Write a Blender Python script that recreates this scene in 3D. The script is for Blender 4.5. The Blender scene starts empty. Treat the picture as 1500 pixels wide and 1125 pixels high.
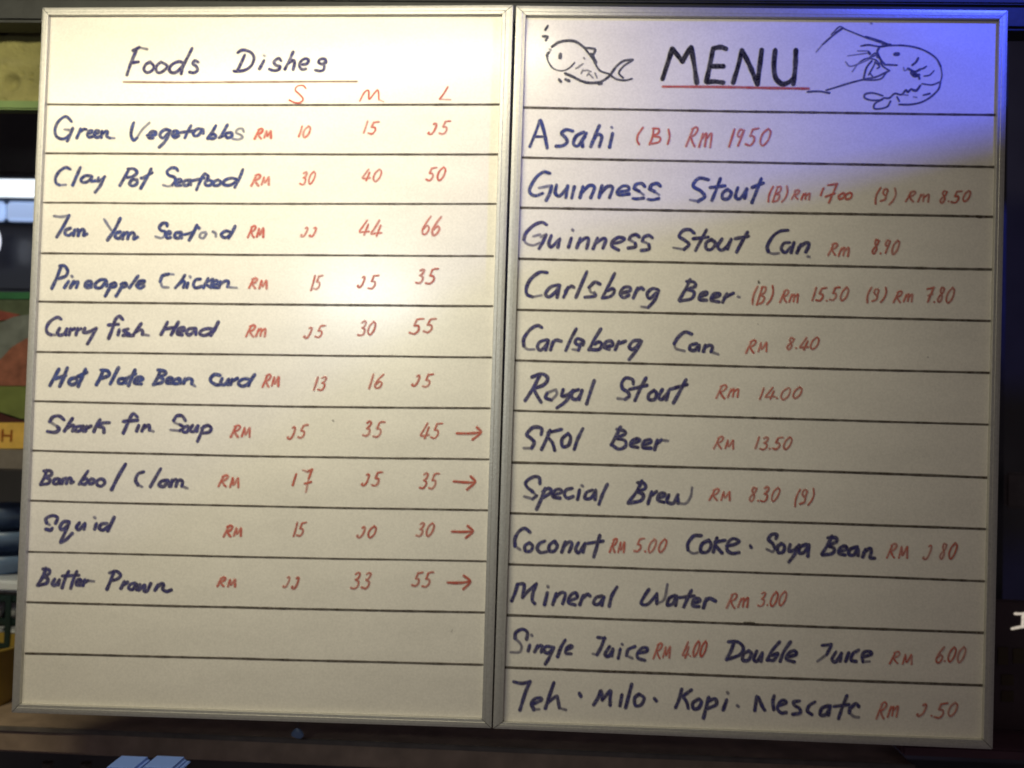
import bpy, bmesh, math, random
import numpy as np
from mathutils import Vector, Matrix
random.seed(7); rng = np.random.RandomState(7)
sc = bpy.context.scene
col = sc.collection

# ------------------------------------------------------------------ camera
FPX, CW, CH = 1500.0, 1500.0, 1125.0
DIST, HEIGHT = 1.270, 1.60
def rotm(a, b, c):
    return (Matrix.Rotation(c, 3, 'Z') @ Matrix.Rotation(b, 3, 'Y') @ Matrix.Rotation(a, 3, 'X'))
RB = rotm(-0.034, 0.049, 0.025)          # the wall plane seen in camera axes (x right, y down, z forward)
ex, ey, ez = RB.col[0].copy(), RB.col[2].copy(), -RB.col[1]
cvec = Vector((0, 0, DIST))
CAM = Vector((-ex.dot(cvec), -ey.dot(cvec), HEIGHT - ez.dot(cvec)))
def c2w(v): return Vector((ex.dot(v), ey.dot(v), ez.dot(v)))
cd = bpy.data.cameras.new('camera'); cam = bpy.data.objects.new('camera', cd); col.objects.link(cam)
r, u, b = c2w(Vector((1, 0, 0))), c2w(Vector((0, -1, 0))), c2w(Vector((0, 0, -1)))
cam.matrix_world = Matrix(((r.x, u.x, b.x, CAM.x), (r.y, u.y, b.y, CAM.y), (r.z, u.z, b.z, CAM.z), (0, 0, 0, 1)))
cd.sensor_width = 36; cd.lens = 36 * FPX / CW; cd.clip_end = 50; cd.clip_start = .02
cd.dof.use_dof = True; cd.dof.focus_distance = 1.125; cd.dof.aperture_fstop = 3.4
sc.camera = cam
def P(px, py, y=0.0):
    """photo measurement -> point on the vertical plane at depth y"""
    d = c2w(Vector(((px - CW/2)/FPX, (py - CH/2)/FPX, 1)))
    return CAM + d * ((y - CAM.y) / d.y)

# ------------------------------------------------------------------ world, lamps, exposure
w = bpy.data.worlds.new('World'); sc.world = w; w.use_nodes = True
w.node_tree.nodes['Background'].inputs[0].default_value = (.95, .78, .95, 1)
w.node_tree.nodes['Background'].inputs[1].default_value = 0.055
sc.view_settings.view_transform = 'Standard'; sc.view_settings.look = 'None'
sc.view_settings.exposure = 0; sc.view_settings.gamma = 1
def area(name, loc, target, power, colr, sx, sy):
    l = bpy.data.lights.new(name, 'AREA'); l.shape = 'RECTANGLE'; l.size = sx; l.size_y = sy
    l.energy = power; l.color = colr
    o = bpy.data.objects.new(name, l); col.objects.link(o); o.location = loc
    o.rotation_euler = (Vector(target) - Vector(loc)).to_track_quat('-Z', 'Y').to_euler()
    return o
area('fluorescent_tube_lamp', (-.50, -.52, 2.15), (-.66, 0, 1.22), 9.1, (1, .912, .62), 1.12, .05)
area('white_ceiling_lamp', (-.56, -1.95, 1.94), (-.17, 0, 1.72), .40, (.93, 1, .97), .30, .08).data.spread = math.radians(42)
LB = Vector((.72, -.38, 2.32))
area('blue_sign_lamp', LB, (.45, 0, 1.95), 4.2, (.05, .09, 1), .032, .032)

# ------------------------------------------------------------------ materials
def mat(name, colr, rough=.5, metal=0.0, spec=.5, noise=0, nscale=20, bump=0, bscale=60, emis=None, estr=0, coat=0):
    m = bpy.data.materials.new(name); m.use_nodes = True
    nt = m.node_tree; p = nt.nodes['Principled BSDF']
    p.inputs['Base Color'].default_value = (*colr, 1); p.inputs['Roughness'].default_value = rough
    p.inputs['Metallic'].default_value = metal; p.inputs['Specular IOR Level'].default_value = spec
    p.inputs['Coat Weight'].default_value = coat; p.inputs['Coat Roughness'].default_value = .12
    tc = nt.nodes.new('ShaderNodeTexCoord')
    if noise:
        n = nt.nodes.new('ShaderNodeTexNoise'); n.inputs['Scale'].default_value = nscale; n.inputs['Detail'].default_value = 6
        nt.links.new(tc.outputs['Object'], n.inputs['Vector'])
        mr = nt.nodes.new('ShaderNodeMapRange'); mr.inputs[1].default_value = .25; mr.inputs[2].default_value = .75
        mr.inputs[3].default_value = 1 - noise; mr.inputs[4].default_value = 1 + noise
        nt.links.new(n.outputs[0], mr.inputs[0])
        mx = nt.nodes.new('ShaderNodeVectorMath'); mx.operation = 'SCALE'; mx.inputs[0].default_value = colr
        nt.links.new(mr.outputs[0], mx.inputs['Scale']); nt.links.new(mx.outputs[0], p.inputs['Base Color'])
    if bump:
        n2 = nt.nodes.new('ShaderNodeTexNoise'); n2.inputs['Scale'].default_value = bscale; n2.inputs['Detail'].default_value = 4
        nt.links.new(tc.outputs['Object'], n2.inputs['Vector'])
        bp = nt.nodes.new('ShaderNodeBump'); bp.inputs['Strength'].default_value = bump; bp.inputs['Distance'].default_value = .002
        nt.links.new(n2.outputs[0], bp.inputs['Height']); nt.links.new(bp.outputs[0], p.inputs['Normal'])
    if emis:
        p.inputs['Emission Color'].default_value = (*emis, 1); p.inputs['Emission Strength'].default_value = estr
    return m
def board_mat():
    """off-white melamine writing surface: fine grain, faint wiped smears, soft gloss"""
    m = mat('whiteboard_surface', (.79, .755, .70), rough=.34, spec=.22, coat=.30)
    nt = m.node_tree; p = nt.nodes['Principled BSDF']; L = nt.links; p.inputs['Coat Roughness'].default_value = .19
    tc = nt.nodes.new('ShaderNodeTexCoord')
    def noise(scale, detail, stretch=(1, 1, 1)):
        mp = nt.nodes.new('ShaderNodeMapping'); mp.inputs['Scale'].default_value = stretch
        L.new(tc.outputs['Object'], mp.inputs[0])
        n = nt.nodes.new('ShaderNodeTexNoise'); n.inputs['Scale'].default_value = scale; n.inputs['Detail'].default_value = detail
        L.new(mp.outputs[0], n.inputs['Vector']); return n
    g = noise(420, 2); s = noise(9, 5, (1, 1, 3)); f = noise(900, 1)
    def rng_(n, a, b_):
        r_ = nt.nodes.new('ShaderNodeMapRange'); r_.inputs[1].default_value = .3; r_.inputs[2].default_value = .7
        r_.inputs[3].default_value = a; r_.inputs[4].default_value = b_; L.new(n.outputs[0], r_.inputs[0]); return r_
    a = rng_(g, .94, 1.045); b_ = rng_(s, .95, 1.025)
    mu = nt.nodes.new('ShaderNodeMath'); mu.operation = 'MULTIPLY'; L.new(a.outputs[0], mu.inputs[0]); L.new(b_.outputs[0], mu.inputs[1])
    sc_ = nt.nodes.new('ShaderNodeVectorMath'); sc_.operation = 'SCALE'; sc_.inputs[0].default_value = (.79, .755, .70)
    L.new(mu.outputs[0], sc_.inputs['Scale']); L.new(sc_.outputs[0], p.inputs['Base Color'])
    rr = rng_(s, .26, .36); L.new(rr.outputs[0], p.inputs['Roughness'])
    bp = nt.nodes.new('ShaderNodeBump'); bp.inputs['Strength'].default_value = .25; bp.inputs['Distance'].default_value = .0002
    L.new(f.outputs[0], bp.inputs['Height']); L.new(bp.outputs[0], p.inputs['Normal'])
    return m
def ink_mat(name, dark, light):
    """marker ink: coverage is the mesh attribute 'ink', streaky where the pen ran thin"""
    m = bpy.data.materials.new(name); m.use_nodes = True; nt = m.node_tree; L = nt.links
    p = nt.nodes['Principled BSDF']; p.inputs['Roughness'].default_value = .9; p.inputs['Specular IOR Level'].default_value = .12
    at = nt.nodes.new('ShaderNodeAttribute'); at.attribute_name = 'ink'
    tc = nt.nodes.new('ShaderNodeTexCoord')
    n = nt.nodes.new('ShaderNodeTexNoise'); n.inputs['Scale'].default_value = 130; n.inputs['Detail'].default_value = 3
    L.new(tc.outputs['Object'], n.inputs['Vector'])
    mr = nt.nodes.new('ShaderNodeMapRange'); mr.inputs[1].default_value = .35; mr.inputs[2].default_value = .7
    mr.inputs[3].default_value = 0; mr.inputs[4].default_value = 1; L.new(n.outputs[0], mr.inputs[0])
    mx = nt.nodes.new('ShaderNodeMix'); mx.data_type = 'RGBA'
    mx.inputs['A'].default_value = (*dark, 1); mx.inputs['B'].default_value = (*light, 1)
    L.new(mr.outputs[0], mx.inputs['Factor']); L.new(mx.outputs['Result'], p.inputs['Base Color'])
    n3 = nt.nodes.new('ShaderNodeTexNoise'); n3.inputs['Scale'].default_value = 420; L.new(tc.outputs['Object'], n3.inputs['Vector'])
    m3 = nt.nodes.new('ShaderNodeMapRange'); m3.inputs[1].default_value = .3; m3.inputs[2].default_value = .7
    m3.inputs[3].default_value = .72; m3.inputs[4].default_value = 1; L.new(n3.outputs[0], m3.inputs[0])
    mu = nt.nodes.new('ShaderNodeMath'); mu.operation = 'MULTIPLY'
    L.new(at.outputs['Fac'], mu.inputs[0]); L.new(m3.outputs[0], mu.inputs[1]); L.new(mu.outputs[0], p.inputs['Alpha'])
    return m
M = dict(
    board=board_mat(),
    back=mat('board_backing', (.25, .22, .18), .8),
    alu=mat('brushed_aluminium', (.46, .45, .43), .45, metal=.5, noise=.10, nscale=300, bump=.15, bscale=400),
    blue=ink_mat('blue_marker', (.028, .036, .150), (.055, .085, .30)),
    violet=ink_mat('dark_violet_marker', (.034, .028, .115), (.065, .066, .235)),
    red=ink_mat('red_marker', (.50, .055, .040), (.62, .13, .09)),
    darkred=ink_mat('dark_red_marker', (.44, .050, .035), (.56, .11, .07)),
    black=ink_mat('black_marker', (.006, .005, .010), (.012, .010, .022)),
    grey=ink_mat('slate_pen', (.020, .022, .045), (.060, .066, .110)),
    pen=ink_mat('navy_pen', (.012, .014, .075), (.040, .050, .170)),
    rule=ink_mat('rule_line_ink', (.045, .034, .030), (.10, .078, .062)),
    brown=ink_mat('brown_marker', (.20, .075, .045), (.30, .13, .08)),
)

# ------------------------------------------------------------------ object helpers
def link(o, parent=None):
    col.objects.link(o)
    if parent: o.parent = parent
    return o
def tag(o, label=None, cat=None, group=None, kind=None):
    if label: o['label'] = label
    if cat: o['category'] = cat
    if group: o['group'] = group
    if kind: o['kind'] = kind
    return o
def empty(name, loc=(0, 0, 0)):
    o = bpy.data.objects.new(name, None); o.location = loc; o.empty_display_size = .05; return link(o)
def mesh(name, verts, faces, m, parent=None, smooth=False):
    """verts in world space; stored relative to the parent thing's origin"""
    off = parent.location if parent is not None and parent.parent is None else (parent.parent.location if parent is not None else Vector((0, 0, 0)))
    me = bpy.data.meshes.new(name); me.from_pydata([tuple(Vector(v) - off) for v in verts], [], faces); me.update()
    me.materials.append(m); o = bpy.data.objects.new(name, me)
    if smooth:
        for pl in me.polygons: pl.use_smooth = True
    return link(o, parent)
def bm_obj(name, bm, m, parent=None, smooth=False, off=None):
    if off is None: off = parent.location if parent is not None else Vector((0, 0, 0))
    bmesh.ops.translate(bm, verts=bm.verts, vec=-Vector(off)); bmesh.ops.recalc_face_normals(bm, faces=bm.faces)
    me = bpy.data.meshes.new(name); bm.to_mesh(me); bm.free(); me.materials.append(m)
    if smooth:
        for pl in me.polygons: pl.use_smooth = True
    o = bpy.data.objects.new(name, me); return link(o, parent)
def box_bm(a, b_, bevel=.002, seg=2):
    bm = bmesh.new(); bmesh.ops.create_cube(bm, size=1)
    a, b_ = Vector(a), Vector(b_)
    for v in bm.verts: v.co = Vector(((a.x+b_.x)/2 + v.co.x*abs(b_.x-a.x), (a.y+b_.y)/2 + v.co.y*abs(b_.y-a.y), (a.z+b_.z)/2 + v.co.z*abs(b_.z-a.z)))
    if bevel: bmesh.ops.bevel(bm, geom=bm.edges[:], offset=bevel, segments=seg, affect='EDGES')
    return bm
def pbox(px0, py0, px1, py1, y, thick, bevel=.002):
    ref = 25 if px0 < 0 else (1485 if px1 > 1500 else (px0+px1)/2)     # heights are read where the thing shows
    a, c = P(px0, py0, y), P(px1, py1, y); a.z, c.z = P(ref, py0, y).z, P(ref, py1, y).z
    return box_bm((a.x, y, a.z), (c.x, y+thick, c.z), bevel)

# ------------------------------------------------------------------ writing
def smooth_line(pts):
    pts = [np.array(p, float) for p in pts]
    if len(pts) == 2: return np.linspace(pts[0], pts[1], max(2, int(np.linalg.norm(pts[1]-pts[0])/1.0)+2))
    ext = [2*pts[0]-pts[1]] + pts + [2*pts[-1]-pts[-2]]
    out = []
    for i in range(1, len(ext)-2):
        p0, p1, p2, p3 = ext[i-1:i+3]
        n = max(2, int(np.linalg.norm(p2-p1)/1.2)+1)
        for t in np.arange(n)/n:
            out.append(.5*((2*p1)+(-p0+p2)*t+(2*p0-5*p1+4*p2-p3)*t*t+(-p0+3*p1-3*p2+p3)*t**3))
    out.append(pts[-1]); return np.array(out)
def noise1(n):
    k = rng.rand(max(2, n//9+3)); return np.interp(np.linspace(0, len(k)-1, n), np.arange(len(k)), k)
STEP = .55
def ink_mesh(name, strokes, m, parent, y=-.0004, soft=1.9, label=None):
    """strokes: [(points in photo pixels, width, density)] -> flat layer of ink lying on the surface"""
    allp = np.concatenate([np.array(s[0], float) for s in strokes]); pad = max(s[1] for s in strokes)+3
    lo = allp.min(0)-pad; hi = allp.max(0)+pad
    nx, ny = int((hi[0]-lo[0])/STEP)+2, int((hi[1]-lo[1])/STEP)+2
    D = np.zeros((ny, nx), np.float32)
    gx = lo[0]+np.arange(nx)*STEP; gy = lo[1]+np.arange(ny)*STEP
    for pts, wd, den in strokes:
        pl = smooth_line(pts); n = len(pl)
        wv = wd*(.94+.28*noise1(n)); dv = den*(.84+.18*noise1(n))
        if n > 4: wv[0] *= .85; wv[-1] *= .75
        for i in range(n-1):
            a, c = pl[i], pl[i+1]; rr = max(wv[i], wv[i+1])/2+soft
            i0 = max(0, int((min(a[0], c[0])-rr-lo[0])/STEP)); i1 = min(nx, int((max(a[0], c[0])+rr-lo[0])/STEP)+2)
            j0 = max(0, int((min(a[1], c[1])-rr-lo[1])/STEP)); j1 = min(ny, int((max(a[1], c[1])+rr-lo[1])/STEP)+2)
            X, Y = np.meshgrid(gx[i0:i1], gy[j0:j1]); d = c-a; l2 = max(1e-9, d@d)
            t = np.clip(((X-a[0])*d[0]+(Y-a[1])*d[1])/l2, 0, 1)
            dist = np.hypot(X-a[0]-t*d[0], Y-a[1]-t*d[1])
            v = np.clip((wv[i]/2-dist)/soft+.5, 0, 1); v = v*v*(3-2*v)*dv[i]
            D[j0:j1, i0:i1] = np.maximum(D[j0:j1, i0:i1], v)
    cell = (D[:-1, :-1]+D[1:, :-1]+D[:-1, 1:]+D[1:, 1:]) > .02
    used = np.zeros_like(D, bool)
    for a in (0, 1):
        for c in (0, 1): used[a:ny-1+a, c:nx-1+c] |= cell
    idx = -np.ones(D.shape, np.int64); js, is_ = np.nonzero(used); idx[js, is_] = np.arange(len(js))
    dc = np.stack([(gx[is_]-CW/2)/FPX, (gy[js]-CH/2)/FPX, np.ones(len(js))], 1)
    dw = dc @ np.array([list(ex), list(ey), list(ez)]).T
    root = parent if parent.parent is None else parent.parent
    V = np.array(CAM)+dw*((y-CAM.y)/dw[:, 1])[:, None]-np.array(root.location)
    cj, ci = np.nonzero(cell)
    F = np.stack([idx[cj, ci], idx[cj+1, ci], idx[cj+1, ci+1], idx[cj, ci+1]], 1).astype(np.int32)
    me = bpy.data.meshes.new(name); me.vertices.add(len(V)); me.vertices.foreach_set('co', V.astype(np.float32).ravel())
    me.loops.add(F.size); me.loops.foreach_set('vertex_index', F.ravel())
    me.polygons.add(len(F)); me.polygons.foreach_set('loop_start', np.arange(0, F.size, 4, dtype=np.int32))
    me.update(calc_edges=True)
    at = me.attributes.new('ink', 'FLOAT', 'POINT'); at.data.foreach_set('value', D[js, is_].astype(np.float32))
    me.materials.append(m); o = bpy.data.objects.new(name, me); link(o, parent)
    if label: o['label'] = label
    return o

Z = dict(a=(160,40,3.75), b=(60,160,4.4118), c=(360,160,4.4118), d=(60,310,4.4118), e=(360,310,4.4118), f=(50,450,4.4118),
    g=(360,450,4.4118), h=(40,590,4.4118), i=(380,590,4.4118), j=(40,720,4.4118), k=(380,720,4.4118), l=(760,20,6.818),
    m=(940,20,5.357), n=(1170,20,6.25), o=(760,160,3.75), p=(1100,240,4.1667), q=(750,310,4.1667), r=(1060,390,4.1667),
    s=(750,460,4.1667), t=(750,600,4.1667), u=(1000,540,4.1667), v=(740,760,4.1667), w=(1080,760,4.1667), x=(740,900,4.1667),
    y=(1040,900,3.75), z=(0,0,1))
def parse(zk, wd, s, den=.97):
    x0, y0, k = Z[zk]; out = []
    for part in s.split(';'):
        toks = part.split(); ww, dd = wd, den
        while toks and ',' not in toks[0]:
            t = toks.pop(0)
            if t == 'f': dd = den*.66; ww = wd*.8
            elif t[0] == 'w': ww = float(t[1:])
        if not toks: continue
        pts = []
        for t in toks:
            if t == 'f':       # the rest of the stroke runs dry
                if len(pts) > 1: out.append((list(pts), ww, dd))
                pts = pts[-1:]; dd = den*.66; ww = wd*.75; continue
            a, c = t.split(','); pts.append((x0+float(a)/k, y0+float(c)/k))
        if len(pts) == 1: pts.append((pts[0][0]+.5, pts[0][1]+.5))
        out.append((pts, ww, dd))
    return out

G = {  # price-hand glyphs in a unit box: (advance, strokes)
 '1': (.45, [[(.75,0),(.55,.5),(.3,1)]]),
 '2': (1, [[(.40,.20),(.58,.13),(.70,.22),(.68,.45),(.54,.78),(.34,.98),(.12,1.0),(-.03,.92),(.03,.86)]]),
 '3': (.9, [[(.3,.1),(.6,0),(.8,.1),(.65,.35),(.4,.46)],[(.4,.46),(.75,.58),(.72,.85),(.45,1),(.05,.95)]]),
 '4': (.95, [[(.6,0),(.3,.45),(.05,.82),(.5,.82),(.95,.78)],[(.8,.3),(.68,.65),(.55,1.0)]]),
 '5': (1, [[(1.05,.0),(.75,.02),(.5,.06)],[(.5,.06),(.35,.45)],[(.35,.45),(.7,.5),(.78,.75),(.5,1),(.08,.95)]]),
 '6': (.95, [[(.85,0),(.45,.35),(.15,.75),(.3,1),(.65,.95),(.85,.68),(.6,.52),(.25,.7)]]),
 '7': (.9, [[(.1,.12),(.5,.1),(.95,.0)],[(.95,.0),(.7,.45),(.45,1.0)],[(.35,.6),(.85,.5)]]),
 '8': (.85, [[(.75,.08),(.4,.02),(.3,.25),(.55,.48),(.65,.75),(.4,1),(.12,.85),(.3,.6),(.65,.38),(.8,.1)]]),
 '9': (.85, [[(.8,.12),(.4,.05),(.2,.35),(.5,.48),(.8,.15)],[(.82,.1),(.65,.55),(.45,1)]]),
 '0': (.95, [[(.65,0),(.25,.3),(.12,.75),(.4,1),(.8,.7),(.92,.2),(.65,0)]]),
 'R': (1.05, [[(.38,.1),(.2,.55),(.0,1)],[(.25,.12),(.65,.0),(.85,.15),(.65,.42),(.25,.52)],[(.3,.52),(.55,.8),(.8,1)]]),
 'M': (1.15, [[(.22,.25),(.1,.98)],[(.22,.25),(.42,.8),(.75,.25)],[(.78,.25),(.85,.6),(.92,1)]]),
 'm': (1.25, [[(.2,.35),(.05,1)],[(.15,.6),(.45,.35),(.48,.95)],[(.5,.6),(.85,.35),(.9,1.0)]]),
 'B': (.85, [[(.35,.05),(.2,.5),(.05,1)],[(.3,.05),(.75,.05),(.7,.35),(.25,.48)],[(.25,.48),(.75,.6),(.6,.92),(.08,1)]]),
 'S': (.75, [[(.75,.25),(.6,.08),(.25,.1),(.2,.35),(.6,.5),(.75,.15)],[(.62,.5),(.6,.8),(.1,.92)]]),
 '(': (.5, [[(.85,0),(.4,.4),(.3,.75),(.45,1.05)]]),
 ')': (.6, [[(.5,0),(.75,.4),(.55,.8),(.1,1.08)]]),
 '.': (.3, [[(.3,.93),(.38,.95)]]), '|': (.4, [[(.6,0),(.5,1)]]), ' ': (.6, []),
}
def price(zk, text, x0, y0, x1, y1, wd=2.8, den=.80):
    ox, oy, k = Z[zk]; sh = .17*(y1-y0); x0 += sh*.45; x1 -= sh*.45; wd = min(wd, 3.3); tot = sum(G[c][0] for c in text); x = x0; out = []
    for c in text:
        adv, st = G[c]; cw = (x1-x0)/tot
        jx, jy, js = rng.uniform(-.04, .04), rng.uniform(-.04, .04), rng.uniform(.94, 1.06)
        for s in st:
            pts = [(ox+(x+(a*.86*adv*js+jx)*cw+(.5-b_)*sh+rng.uniform(-.015,.015)*cw)/k, oy+(y0+(b_*js+jy+rng.uniform(-.02,.02))*(y1-y0))/k) for a, b_ in s]
            out.append((pts, wd*rng.uniform(.9, 1.1), den*rng.uniform(.85, 1.05)))
        x += adv*cw
    return out
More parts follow.
